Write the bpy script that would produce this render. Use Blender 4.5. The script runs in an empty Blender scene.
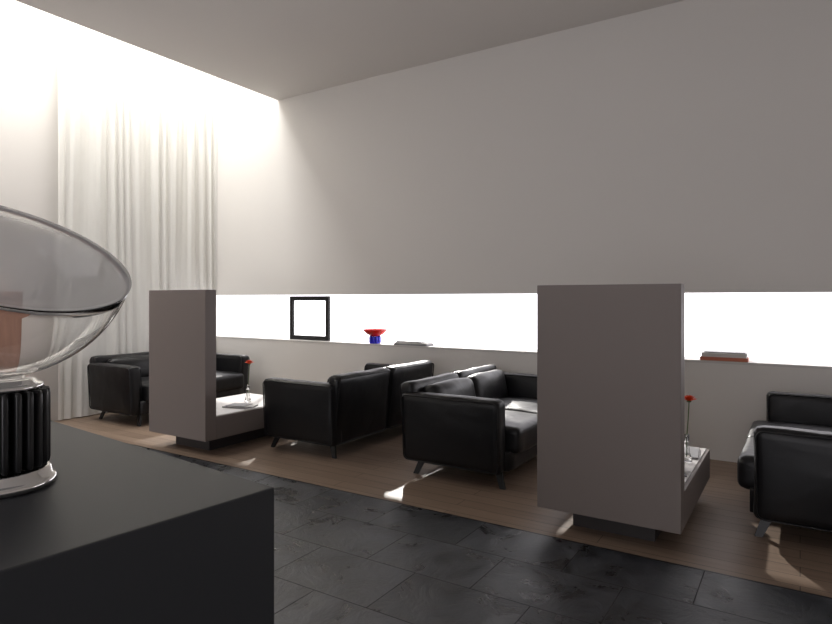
import bpy, bmesh, math, random
from mathutils import Vector, Matrix, noise
random.seed(3)
S=bpy.context.scene
try:
    S.view_settings.view_transform='Standard'
    S.view_settings.look='None'
except Exception: pass
COL=S.collection

# ---------- materials ----------
def mat(name, col, rough=.6, metal=0, spec=.5, **kw):
    m=bpy.data.materials.new(name); m.use_nodes=True
    b=m.node_tree.nodes['Principled BSDF']
    b.inputs['Base Color'].default_value=(*col,1)
    b.inputs['Roughness'].default_value=rough
    b.inputs['Metallic'].default_value=metal
    b.inputs['Specular IOR Level'].default_value=spec
    for k,v in kw.items(): b.inputs[k].default_value=v
    return m
def N(m,t,**kw):
    n=m.node_tree.nodes.new(t)
    for k,v in kw.items(): setattr(n,k,v)
    return n
def L(m,a,b): m.node_tree.links.new(a,b)
def bump(m,scale,strength,dist=.01,detail=4,stretch=None):
    tc=N(m,'ShaderNodeTexCoord'); nz=N(m,'ShaderNodeTexNoise'); bp=N(m,'ShaderNodeBump')
    nz.inputs['Scale'].default_value=scale; nz.inputs['Detail'].default_value=detail
    L(m,tc.outputs['Object'],nz.inputs['Vector'])
    bp.inputs['Strength'].default_value=strength; bp.inputs['Distance'].default_value=dist
    L(m,nz.outputs['Fac'],bp.inputs['Height'])
    L(m,bp.outputs[0],m.node_tree.nodes['Principled BSDF'].inputs['Normal'])
    return nz,bp
M={}
M['wall']=mat('plaster',(.75,.725,.695),.9,spec=.15); bump(M['wall'],60,.05)
M['ceil']=mat('ceiling_paint',(.77,.74,.71),.9,spec=.15)
M['panel']=mat('panel_laminate',(.235,.200,.185),.55,spec=.3); bump(M['panel'],250,.05)
M['tray']=mat('table_white',(.75,.73,.71),.4)
M['dark']=mat('dark_plinth',(.05,.045,.045),.6)
M['sill']=mat('sill_paint',(.62,.60,.58),.6)
M['leather']=mat('black_leather',(.006,.006,.007),.40,spec=.4)
m=M['leather']; nz,bp=bump(m,260,.10,.003)
n2=N(m,'ShaderNodeTexNoise'); n2.inputs['Scale'].default_value=5; n2.inputs['Detail'].default_value=1.5; n2.inputs['Distortion'].default_value=.5
tc=N(m,'ShaderNodeTexCoord'); L(m,tc.outputs['Object'],n2.inputs['Vector'])
b2=N(m,'ShaderNodeBump'); b2.inputs['Strength'].default_value=.28; b2.inputs['Distance'].default_value=.03
L(m,n2.outputs['Fac'],b2.inputs['Height']); L(m,bp.outputs[0],b2.inputs['Normal'])
L(m,b2.outputs[0],m.node_tree.nodes['Principled BSDF'].inputs['Normal'])
M['steel']=mat('dark_steel',(.025,.025,.025),.4,metal=.6)
M['counter']=mat('counter_black',(.034,.036,.040),.5,spec=.45); bump(M['counter'],400,.06,.002)
M['chrome']=mat('chrome',(.75,.74,.72),.12,metal=1)
M['fin']=mat('black_fins',(.015,.015,.016),.3,spec=.5)
M['frame']=mat('frame_black',(.012,.012,.012),.5)
M['red']=mat('red_glass',(.75,.02,.015),.1)
M['blue']=mat('blue_glass',(.02,.02,.65),.1)
M['petal']=mat('petal',(.85,.10,.02),.6)
M['stem']=mat('stem',(.08,.13,.03),.6)
M['paper']=mat('paper',(.7,.69,.67),.6)
M['cover']=mat('grey_cover',(.28,.28,.29),.5)
M['orange']=mat('orange_cover',(.45,.13,.07),.5)
M['curt']=mat('curtain_cloth',(.88,.87,.83),.9,spec=.05); bump(M['curt'],300,.1,.002)
def addtrans(m,fac,kind='ShaderNodeBsdfTranslucent',col=(.85,.83,.77)):
    nt=m.node_tree; o=[n for n in nt.nodes if n.type=='OUTPUT_MATERIAL'][0]; bs=nt.nodes['Principled BSDF']
    t=N(m,kind); t.inputs[0].default_value=(*col,1); mx=N(m,'ShaderNodeMixShader'); mx.inputs[0].default_value=fac
    L(m,bs.outputs[0],mx.inputs[1]); L(m,t.outputs[0],mx.inputs[2]); L(m,mx.outputs[0],o.inputs[0])
addtrans(M['curt'],.18)
M['refl']=mat('translucent_reflector',(.66,.66,.67),.18,spec=.6)
addtrans(M['refl'],.5,'ShaderNodeBsdfTransparent',(1,1,1))
def glassmat(name,col,rough=0,ior=1.45):
    m=mat(name,col,rough); m.node_tree.nodes['Principled BSDF'].inputs['Transmission Weight'].default_value=1
    m.node_tree.nodes['Principled BSDF'].inputs['IOR'].default_value=ior
    return m
M['glass']=glassmat('clear_glass',(1,1,1))
def pane():
    m=bpy.data.materials.new('window_pane'); m.use_nodes=True; nt=m.node_tree
    nt.nodes.remove(nt.nodes['Principled BSDF'])
    o=nt.nodes['Material Output']; t=N(m,'ShaderNodeBsdfTransparent'); g=N(m,'ShaderNodeBsdfGlossy'); mx=N(m,'ShaderNodeMixShader')
    g.inputs['Roughness'].default_value=.05; mx.inputs[0].default_value=.01
    L(m,t.outputs[0],mx.inputs[1]); L(m,g.outputs[0],mx.inputs[2]); L(m,mx.outputs[0],o.inputs[0]); return m
M['pane']=pane()
# slate tiles
m=M['tile']=mat('slate_tile',(.03,.032,.036),.35,spec=.5); bs=m.node_tree.nodes['Principled BSDF']
bs.inputs['IOR'].default_value=1.85
tc=N(m,'ShaderNodeTexCoord')
br=N(m,'ShaderNodeTexBrick'); br.inputs['Scale'].default_value=1
br.inputs['Brick Width'].default_value=.6; br.inputs['Row Height'].default_value=.4
br.inputs['Mortar Size'].default_value=.003; br.inputs['Mortar Smooth'].default_value=.3
br.inputs['Color1'].default_value=(.024,.028,.034,1); br.inputs['Color2'].default_value=(.055,.060,.070,1); br.inputs['Mortar'].default_value=(.012,.012,.013,1)
mpb=N(m,'ShaderNodeMapping'); mpb.inputs['Location'].default_value=(.1,.294,0)
L(m,tc.outputs['Object'],mpb.inputs[0]); L(m,mpb.outputs[0],br.inputs['Vector'])
# cleft stone: ridged noise
nz=N(m,'ShaderNodeTexNoise'); nz.inputs['Scale'].default_value=4.5; nz.inputs['Detail'].default_value=12; nz.inputs['Roughness'].default_value=.68; nz.inputs['Distortion'].default_value=.7
vm=N(m,'ShaderNodeVectorMath',operation='MULTIPLY_ADD'); vm.inputs[1].default_value=(60,60,60)
L(m,br.outputs['Color'],vm.inputs[0]); L(m,tc.outputs['Object'],vm.inputs[2]); L(m,vm.outputs[0],nz.inputs['Vector'])
mx=N(m,'ShaderNodeMix',data_type='RGBA',blend_type='MULTIPLY'); mx.inputs[0].default_value=1
rc=N(m,'ShaderNodeMapRange'); rc.inputs['From Min'].default_value=.38; rc.inputs['From Max'].default_value=.64; rc.inputs['To Min'].default_value=.35; rc.inputs['To Max'].default_value=1.7
L(m,nz.outputs['Fac'],rc.inputs['Value']); L(m,br.outputs['Color'],mx.inputs[6]); L(m,rc.outputs[0],mx.inputs[7]); L(m,mx.outputs[2],bs.inputs['Base Color'])
rp=N(m,'ShaderNodeMapRange'); rp.inputs['From Min'].default_value=.35; rp.inputs['From Max'].default_value=.65; rp.inputs['To Min'].default_value=.22; rp.inputs['To Max'].default_value=.45
ra=N(m,'ShaderNodeMath',operation='MAXIMUM')
L(m,nz.outputs['Fac'],rp.inputs['Value']); L(m,rp.outputs[0],ra.inputs[0]); L(m,br.outputs['Fac'],ra.inputs[1]); L(m,ra.outputs[0],bs.inputs['Roughness'])
b1=N(m,'ShaderNodeBump'); b1.inputs['Strength'].default_value=.65; b1.inputs['Distance'].default_value=.022
L(m,nz.outputs['Fac'],b1.inputs['Height'])
b2=N(m,'ShaderNodeBump'); b2.inputs['Strength'].default_value=.6; b2.inputs['Distance'].default_value=.003; b2.invert=True
L(m,br.outputs['Fac'],b2.inputs['Height']); L(m,b1.outputs[0],b2.inputs['Normal']); L(m,b2.outputs[0],bs.inputs['Normal'])
# wood
def wood(name,c1,c2,pw,plank=True,rough=.45,rot=0):
    m=mat(name,c1,rough,spec=.35); bs=m.node_tree.nodes['Principled BSDF']
    tc=N(m,'ShaderNodeTexCoord'); mp=N(m,'ShaderNodeMapping'); mp.inputs['Scale'].default_value=(1.2,14,14) if rot==0 else (14,14,1.2)
    nz=N(m,'ShaderNodeTexNoise'); nz.inputs['Scale'].default_value=2; nz.inputs['Detail'].default_value=6
    L(m,tc.outputs['Object'],mp.inputs[0]); L(m,mp.outputs[0],nz.inputs['Vector'])
    mx=N(m,'ShaderNodeMix',data_type='RGBA',blend_type='MULTIPLY'); mx.inputs[0].default_value=.5
    if plank:
        br=N(m,'ShaderNodeTexBrick'); br.inputs['Scale'].default_value=1; br.inputs['Brick Width'].default_value=1.9; br.inputs['Row Height'].default_value=pw
        br.inputs['Mortar Size'].default_value=.002; br.inputs['Color1'].default_value=(*c1,1); br.inputs['Color2'].default_value=(*c2,1); br.inputs['Mortar'].default_value=(.05,.034,.026,1)
        L(m,tc.outputs['Object'],br.inputs['Vector']); L(m,br.outputs['Color'],mx.inputs[6])
    else: mx.inputs[6].default_value=(*c1,1)
    rr=N(m,'ShaderNodeMapRange'); rr.inputs['From Min'].default_value=.3; rr.inputs['From Max'].default_value=.7; rr.inputs['To Min'].default_value=.65; rr.inputs['To Max'].default_value=1.1
    L(m,nz.outputs['Fac'],rr.inputs['Value']); L(m,rr.outputs[0],mx.inputs[7])
    L(m,mx.outputs[2],bs.inputs['Base Color']); return m
M['wood']=wood('wood_planks',(.30,.218,.160),(.245,.175,.130),.12)
M['cabwood']=wood('cabinet_wood',(.45,.24,.165),(.5,.25,.17),.2,plank=False,rot=1)

# ---------- mesh helper ----------
class B:
    def __init__(s,name): s.bm=bmesh.new(); s.name=name; s.mats=[]
    def mi(s,k):
        if k not in s.mats: s.mats.append(k)
        return s.mats.index(k)
    def add(s,verts,faces,k,mtx=None,smooth=False):
        i=s.mi(k); vs=[s.bm.verts.new((mtx@Vector(v)) if mtx else v) for v in verts]
        for f in faces:
            try:
                fc=s.bm.faces.new([vs[j] for j in f]); fc.material_index=i; fc.smooth=smooth
            except ValueError: pass
    def box(s,a,b,k,bev=0,mtx=None):
        t=bmesh.new(); bmesh.ops.create_cube(t,size=1)
        for v in t.verts: v.co=Vector([(a[j]+b[j])/2+v.co[j]*(b[j]-a[j]) for j in range(3)])
        if bev: bmesh.ops.bevel(t,geom=t.edges[:],offset=bev,segments=2,profile=.5,affect='EDGES')
        t.verts.index_update()
        s.add([v.co.copy() for v in t.verts],[[v.index for v in f.verts] for f in t.faces],k,mtx); t.free()
    def soft(s,c,h,r,k,bulge=(0,0,0),mtx=None,wr=0,seed=0,n=14):
        """rounded cushion-like slab: centre c, half sizes h, radius r"""
        verts={};vl=[];faces=[]
        def par(i):
            t=i/n*2-1
            return (1 if t>0 else -1)*(1-(1-abs(t))**1.7)
        def vert(p):
            key=tuple(round(x,5) for x in p)
            if key in verts: return verts[key]
            q=[p[j]*h[j] for j in range(3)]
            inn=Vector([max(-(h[j]-r),min(h[j]-r,q[j])) for j in range(3)])
            d=Vector(q)-inn
            o=inn+d.normalized()*r if d.length>1e-9 else inn
            a=[max(0,1-(o[j]/h[j])**2) for j in range(3)]
            for j in range(3): o[j]+=(o[j]/h[j])*bulge[j]*a[(j+1)%3]*a[(j+2)%3]
            if wr: o+=noise.noise_vector(Vector((o.x*5+seed,o.y*5,o.z*5)))*wr
            o+=Vector(c)
            verts[key]=len(vl); vl.append(o); return verts[key]
        for ax in range(3):
            for sg in (-1,1):
                for i in range(n):
                    for j in range(n):
                        f=[]
                        for di,dj in ((0,0),(1,0),(1,1),(0,1)):
                            p=[0,0,0]; p[ax]=sg; p[(ax+1)%3]=par(i+di); p[(ax+2)%3]=par(j+dj); f.append(vert(p))
                        if sg<0: f.reverse()
                        faces.append(f)
        s.add(vl,faces,k,mtx,True)
    def tube(s,pts,r,k,closed=False,seg=8,mtx=None):
        P=[Vector(p) for p in pts]; n=len(P); vl=[];faces=[]
        up=None
        for i in range(n):
            a=P[(i-1)%n] if (closed or i>0) else P[i]; b=P[(i+1)%n] if (closed or i<n-1) else P[i]
            t=(b-a).normalized()
            if up is None: up=t.orthogonal().normalized()
            u=(up-t*up.dot(t)).normalized(); up=u; w=t.cross(u)
            for q in range(seg):
                an=q/seg*2*math.pi; vl.append(P[i]+(u*math.cos(an)+w*math.sin(an))*r)
        m=n if closed else n-1
        for i in range(m):
            for q in range(seg):
                i2=(i+1)%n; faces.append([i*seg+q,i*seg+(q+1)%seg,i2*seg+(q+1)%seg,i2*seg+q])
        if not closed: faces.append(list(range(seg))[::-1]); faces.append([(n-1)*seg+q for q in range(seg)])
        s.add(vl,faces,k,mtx,True)
    def lathe(s,prof,k,seg=48,mtx=None,smooth=True):
        vl=[];faces=[];rows=[]
        for r,z in prof:
            if r<1e-6: rows.append([len(vl)]); vl.append((0,0,z))
            else:
                rows.append(list(range(len(vl),len(vl)+seg)))
                for q in range(seg):
                    a=q/seg*2*math.pi; vl.append((r*math.cos(a),r*math.sin(a),z))
        for i in range(len(rows)-1):
            a,b=rows[i],rows[i+1]
            for q in range(seg):
                q2=(q+1)%seg
                if len(a)==1 and len(b)==1: continue
                if len(a)==1: faces.append([a[0],b[q2],b[q]])
                elif len(b)==1: faces.append([a[q],a[q2],b[0]])
                else: faces.append([a[q],a[q2],b[q2],b[q]])
        s.add(vl,faces,k,mtx,smooth)
    def done(s,loc=(0,0,0),rot=0,parent=None,recalc=True):
        if recalc: bmesh.ops.recalc_face_normals(s.bm,faces=s.bm.faces[:])
        me=bpy.data.meshes.new(s.name); s.bm.to_mesh(me); s.bm.free()
        for k in s.mats: me.materials.append(M[k])
        o=bpy.data.objects.new(s.name,me); COL.objects.link(o); o.location=loc; o.rotation_euler=(0,0,rot)
        if parent: o.parent=parent
        return o
def empty(name,loc=(0,0,0),rot=0):
    e=bpy.data.objects.new(name,None); COL.objects.link(e); e.location=loc; e.rotation_euler=(0,0,rot); e.empty_display_size=.1; return e
def T(x,y,z,rz=0,rx=0,ry=0):
    return Matrix.Translation((x,y,z))@Matrix.Rotation(rz,4,'Z')@Matrix.Rotation(ry,4,'Y')@Matrix.Rotation(rx,4,'X')

# ---------- room ----------
XL,XR,YB,YW=-6.97,3.6,-3.0,5.62
ZC=3.92; XS=-5.70; ZT=5.4; WT=.26; Z0,Z1=.83,1.404; YE=3.30
b=B('floor'); b.box((XL,YB,-.1),(XR,YE-.006,0),'tile'); b.done()
b=B('floor_wood'); b.box((XL,YE+.006,-.1),(XR,YW,0.0),'wood'); b.done()
b=B('trim_1'); b.box((XL,YE-.006,-.1),(XR,YE+.006,.001),'steel'); b.done()
b=B('wall_front'); b.box((XL-.2,YW,-.1),(XR+.2,YW+WT,Z0-.02),'wall'); b.box((XL-.2,YW,Z1),(XR+.2,YW+WT,ZT),'wall'); b.done()
b=B('trim_2'); b.box((XL,YW-.004,Z0-.02),(XR,YW+WT+.03,Z0),'sill'); b.done()
b=B('window_1'); b.box((XL,YW+WT-.012,Z0),(XR,YW+WT-.004,Z1),'pane'); b.done()
b=B('wall_left'); b.box((XL-.2,YB,-.1),(XL,YW,ZT),'wall'); b.done()
b=B('wall_right'); b.box((XR,YB,-.1),(XR+.2,YW,ZC+.2),'wall'); b.done()
WX0,WX1,WZ=-4.2,1.0,2.6
b=B('wall_back'); b.box((XL-.2,YB-.2,-.1),(WX0,YB,ZT),'wall'); b.box((WX1,YB-.2,-.1),(XR+.2,YB,ZT),'wall'); b.box((WX0,YB-.2,WZ),(WX1,YB,ZT),'wall'); b.done()
b=B('rear_fill_opening'); b.box((WX0,YB-.11,0),(WX1,YB-.1,WZ),'pane')  # added glazed opening behind the camera, never in view, admits sky light as fill
for x in (WX0,-1.62,WX1-.05): b.box((x,YB-.14,0),(x+.05,YB-.06,WZ),'dark')
b.done()
b=B('ceiling'); b.box((XS,YB,ZC),(XR,YW,ZC+.3),'ceil'); b.box((XS,YB,ZC+.3),(XS+.15,YW,ZT),'ceil'); b.box((XL,YB,ZT),(XS+.15,YW,ZT+.1),'ceil'); b.done()

# curtain
b=B('curtain'); nY=260; vl=[];fc=[]; ys=3.48; ye=5.612; zs=[.015,.4,.9,1.6,2.4,3.2,4.0,4.7,5.3]
for zi,z in enumerate(zs):
    for i in range(nY+1):
        t=i/nY; y=ys+(ye-ys)*t
        g=noise.noise(Vector((t*5,0,z*.12)))
        a=.017*(1+.7*noise.noise(Vector((t*4,3,z*.1))))
        x=-6.89+a*math.sin(2*math.pi*(t*13+g*1.3))+.004*math.sin(2*math.pi*(t*37+g*2+z*.05))
        vl.append((x,y,z))
for k in range(len(zs)-1):
    for i in range(nY):
        p=k*(nY+1)+i; fc.append([p,p+1,p+nY+2,p+nY+1])
b.add(vl,fc,'curt',None,True); b.done(recalc=False)
b=B('curtain_rail'); b.box((-6.91,3.4,5.3),(-6.87,5.6,5.33),'steel'); b.box((-6.90,3.5,5.33),(-6.88,3.52,5.4),'steel'); b.box((-6.90,5.5,5.33),(-6.88,5.52,5.4),'steel'); b.done()

# ---------- partition tables ----------
def table(name,x0,x1):
    b=B(name); y0=3.37
    b.box((x0,y0,.13),(x1,y0+.115,1.43),'panel',.003)
    b.box((x0,y0+.115,.13),(x1,4.55,.325),'panel',.003)
    b.box((x0+.02,y0+.117,.325),(x1-.02,4.53,.331),'tray')
    b.box((x0+.16,y0+.17,0),(x1-.16,4.42,.13),'dark')
    return b.done()
table('partition_coffee_table',-5.07,-4.277); table('partition_coffee_table',-1.304,-.52)

# ---------- sofa ----------
def rrect(cx,cy,hx,hy,r,n=5):
    pts=[]
    for k,(sx,sy) in enumerate(((1,1),(-1,1),(-1,-1),(1,-1))):
        for i in range(n+1):
            a=math.pi/2*(k+i/n); pts.append((cx+sx*(hx-r)+r*math.cos(a),cy+sy*(hy-r)+r*math.sin(a)))
    return pts
def sofa_mesh():
    b=B('black_leather_sofa'); Ln=1.6; D=.93
    b.soft((.48,Ln/2,.195),(.39,Ln/2-.1,.075),.02,'leather',n=6)
    for i in range(2):
        cy=.14+(Ln-.28)*(i+.5)/2
        b.soft((.545,cy,.335),(.385,(Ln-.28)/4-.003,.095),.045,'leather',(.0,.0,.022),wr=.006,seed=i*9)
        pts=rrect(.545,cy,.378,(Ln-.28)/4-.012,.04); b.tube([(x,y,.385) for x,y in pts],.0045,'leather',True,6)
    for i in range(2):
        cy=.02+(Ln-.04)*(i+.5)/2
        m=T(.10,cy,.12,ry=math.radians(-6))
        b.soft((0.0,0,.295),(.062,(Ln-.04)/4-.004,.295),.04,'leather',(.012,0,.0),mtx=m,wr=.006,seed=20+i*7)
        pts=rrect(0,.295,(Ln-.04)/4-.02,.282,.04); b.tube([(-.062,x,z) for x,z in pts],.005,'leather',True,6,mtx=m)
        cyy=.14+(Ln-.28)*(i+.5)/2
        m2=T(.215,cyy,.38,ry=math.radians(-10))
        b.soft((0,0,.15),(.075,(Ln-.28)/4-.004,.15),.06,'leather',(.03,0,.01),mtx=m2,wr=.008,seed=40+i*7)
    for i,sg in enumerate((-1,1)):
        cy=.075 if sg<0 else Ln-.075
        m=T(.43,cy,.115,rx=math.radians(3)*(1 if sg<0 else -1))
        b.soft((0,0,.262),(.41,.066,.262),.04,'leather',(0,.014,0),mtx=m,wr=.006,seed=60+i*11)
        for yy in (-.064,.064):
            pts=rrect(0,.262,.395,.247,.04); b.tube([(x,yy,z) for x,z in pts],.005,'leather',True,6,mtx=m)
    for sx,cx in ((-1,.15),(1,.76)):
        for sy,cy in ((-1,.14),(1,Ln-.14)):
            tx=cx; bx=cx+sx*.06; by=cy+sy*.04
            vl=[];t=.009
            for (px,py,pz,ww) in ((tx,cy,.15,.032),(bx,by,0,.020)):
                vl+=[(px-ww,py-t,pz),(px+ww,py-t,pz),(px+ww,py+t,pz),(px-ww,py+t,pz)]
            b.add(vl,[[0,1,2,3],[7,6,5,4],[0,4,5,1],[1,5,6,2],[2,6,7,3],[3,7,4,0]],'steel')
    return b
so=sofa_mesh().done(loc=(-2.60,3.84,0))
for x,y,r in ((-6.74,3.72,0),(-3.24,3.84+1.6,math.pi),(.62,3.84+1.6,math.pi)):
    o=bpy.data.objects.new('black_leather_sofa',so.data); COL.objects.link(o); o.location=(x,y,0); o.rotation_euler=(0,0,r)

# ---------- counter ----------
b=B('reception_counter')
mc=Matrix.Translation((-.895,.874,0))@Matrix.Rotation(math.radians(-5.6),4,'Z')
b.box((-1.9,-1.3,.0),(0,0,.97),'counter',.003,mtx=mc); b.done()

# ---------- lamp ----------
Lx,Ly,Lz=-1.371,.574,.9705
e=empty('table_lamp',(Lx,Ly,Lz))
b=B('base'); b.lathe([(0,0),(.1,0),(.105,.004),(.105,.012),(.101,.018),(.096,.02),(.094,.034),(.088,.038),(0,.038)],'chrome',64)
b.done(parent=e)
b=B('fluted_column'); b.lathe([(0,.038),(.066,.038),(.066,.2),(0,.2)],'fin',64)
nf=24
for i in range(nf):
    a=i/nf*2*math.pi; m=Matrix.Rotation(a,4,'Z')
    b.soft((.077,0,.118),(.016,.0065,.078),.006,'fin',mtx=m,n=6)
b.done(parent=e)
b=B('collar'); b.lathe([(0,.196),(.078,.196),(.08,.199),(.08,.206),(.076,.209),(.07,.21),(.066,.216),(.05,.219),(.05,.214),(0,.212)],'chrome',64); b.done(parent=e)
Rp=Vector((.391,.92,0)); Fp=Vector((-.92,.391,0))
nrm=(Vector((0,0,1))+Rp*.27-Fp*.50).normalized()
q=Vector((0,0,1)).rotation_difference(nrm).to_matrix().to_4x4()
R=.254;Dp=.262
mm=Matrix.Translation(Vector((0,0,.478)))@q
prof=[];K=28
for i in range(K+1):
    t=i/K*math.pi/2; prof.append((R*math.sin(t),-Dp*math.cos(t)))
prof.append((R-.002,.004))
for i in range(K,-1,-1):
    t=i/K*math.pi/2; prof.append(((R-.0035)*math.sin(t),-(Dp-.0035)*math.cos(t)))
b=B('glass_bowl'); b.lathe(prof,'glass',96,mtx=mm); b.done(parent=e)
b=B('reflector_dish')
pr=[(0,.030),(.06,.029),(.12,.024),(.18,.015),(.22,.008),(.238,.005),(.247,.007),(.256,.008),(.256,.006),(.246,.005),(.236,.003),(.22,.005),(.18,.012),(.12,.021),(.06,.026),(0,.027)]
b.lathe(pr,'refl',96,mtx=mm); b.done(parent=e)

# ---------- sill things ----------
b=B('picture_frame'); fw,fh,bw=.66,.555,.055
for a,c in (((0,0,0),(fw,.035,bw)),((0,0,fh-bw),(fw,.035,fh)),((0,0,bw),(bw,.035,fh-bw)),((fw-bw,0,bw),(fw,.035,fh-bw))): b.box(a,c,'frame',.003)
b.box((bw,.015,bw),(fw-bw,.018,fh-bw),'pane'); b.done(loc=(-5.57,5.70,Z0+.001))
b=B('glass_fruit_bowl')
b.lathe([(0,0),(.062,0),(.066,.006),(.05,.03),(.038,.06),(.045,.08),(0,.08)],'blue',40)
for i in range(10):
    a=i/10*2*math.pi; b.soft((.055*math.cos(a),.055*math.sin(a),.045),(.014,.014,.042),.012,'blue',n=5)
b.lathe([(0,.082),(.05,.084),(.10,.11),(.138,.15),(.142,.165),(.136,.163),(.10,.122),(.05,.098),(0,.096)],'red',48)
b.done(loc=(-4.20,5.70,Z0+.001))
b=B('magazine_stack')
b.box((-.22,-.08,0),(.22,.08,.018),'cover',.002); b.box((-.2,-.075,.018),(.21,.075,.034),'paper',.002,mtx=T(0,0,0,.03)); b.box((-.19,-.07,.034),(.14,.07,.046),'cover',.002,mtx=T(0,0,0,-.04))
b.done(loc=(-3.67,5.71,Z0+.001))
b=B('book_stack')
b.box((-.18,-.08,0),(.18,.08,.03),'orange',.002); b.box((-.17,-.07,.03),(.17,.07,.05),'paper',.001); b.box((-.17,-.078,.05),(.17,.078,.066),'paper',.002,mtx=T(0,0,0,.03)); b.box((-.15,-.07,.066),(.16,.07,.074),'cover',.001)
b.done(loc=(-.54,5.71,Z0+.001))

def flower(x,y):
    e=empty('flower_vase',(x,y,.332))
    b=B('vase'); b.lathe([(0,0),(.03,0),(.032,.004),(.03,.02),(.018,.06),(.014,.12),(.016,.17),(.013,.17),(.011,.12),(.014,.06),(.025,.02),(0,.012)],'glass',24); b.done(parent=e)
    b=B('gerbera'); top=Vector((.012,.01,.37))
    b.tube([(0,0,.02),(0,.002,.15),(.008,.006,.27),top],.0035,'stem',False,6)
    b.lathe([(0,0),(.012,.002),(.014,.008),(0,.012)],'stem',12,mtx=Matrix.Translation(top))
    for ring,(n,r,tilt) in enumerate(((16,.056,.35),(14,.052,.7),(12,.044,1.1))):
        for i in range(n):
            a=(i+ring*.5)/n*2*math.pi; mt=Matrix.Translation(top+Vector((0,0,.006)))@Matrix.Rotation(a,4,'Z')@Matrix.Rotation(-tilt,4,'Y')
            w=.009; b.add([(.004,-.002,0),(r*.6,-w,.002),(r,0,.0),(r*.6,w,.002),(.004,.002,0),(r*.5,0,.004)],[[0,1,5],[1,2,5],[2,3,5],[3,4,5],[4,0,5]],'petal',mtx=mt)
    b.done(parent=e,recalc=False)
flower(-4.60,4.13); flower(-.60,4.10)
def mags(x,y,r):
    b=B('magazines'); b.box((-.13,-.1,0),(.13,.1,.008),'cover',.001); b.box((-.12,-.09,.008),(.12,.09,.014),'paper',.001,mtx=T(.02,.02,0,.3)); b.box((-.1,-.08,.014),(.1,.08,.018),'cover',.001,mtx=T(-.01,.0,0,.1)); b.done(loc=(x,y,.332),rot=r)
mags(-4.47,3.92,.2); mags(-.70,3.80,.3)
b=B('magazines'); b.box((-.12,-.15,0),(.12,.15,.012),'cover',.001); b.done(loc=(-.68,4.32,.332),rot=.1)

b=B('wooden_cabinet'); b.box((-6.965,1.6,.06),(-6.6,3.0,1.42),'cabwood',.004); b.box((-6.6,1.62,.1),(-6.585,2.295,1.40),'cabwood',.003); b.box((-6.6,2.305,.1),(-6.585,2.98,1.40),'cabwood',.003)
b.box((-6.94,1.65,0),(-6.65,2.95,.06),'dark')
for y in (2.25,2.33): b.box((-6.585,y,.7),(-6.565,y+.015,.85),'steel')
b.done()

# ---------- light ----------
w=bpy.data.worlds.new('World'); S.world=w; w.use_nodes=True
w.node_tree.nodes['Background'].inputs[0].default_value=(.985,.955,1.0,1); w.node_tree.nodes['Background'].inputs[1].default_value=2.8
def area(name,loc,rot,sx,sy,e,col=(1,1,1),portal=False):
    l=bpy.data.lights.new(name,'AREA'); l.shape='RECTANGLE'; l.size=sx; l.size_y=sy; l.energy=e; l.color=col
    if portal: l.cycles.is_portal=True
    o=bpy.data.objects.new(name,l); COL.objects.link(o); o.location=loc; o.rotation_euler=rot; return o
area('skylight_lamp',(-6.25,2.6,5.36),(0,0,0),.9,5.8,195,(1,.99,.965))
area('rear_portal',((WX0+WX1)/2,YB-.02,WZ/2),(math.pi/2,0,0),WX1-WX0,WZ,1,portal=True)
area('strip_portal',(-1.7,YW+WT-.03,1.117),(-math.pi/2,0,0),10.5,.57,1,portal=True)
l=bpy.data.lights.new('sun','SUN'); l.energy=3.2; l.angle=.02; l.color=(1,.96,.9)
o=bpy.data.objects.new('sun',l); COL.objects.link(o); o.rotation_euler=Vector((.66,-1,-.565)).to_track_quat('-Z','Y').to_euler()

# ---------- camera ----------
c=bpy.data.cameras.new('camera'); c.sensor_width=36; c.lens=603/832*36; c.shift_y=-13/832
o=bpy.data.objects.new('camera',c); COL.objects.link(o); o.location=(0,0,1.35); o.rotation_euler=(math.pi/2,0,math.radians(32.5)); c.clip_start=.02
S.camera=o
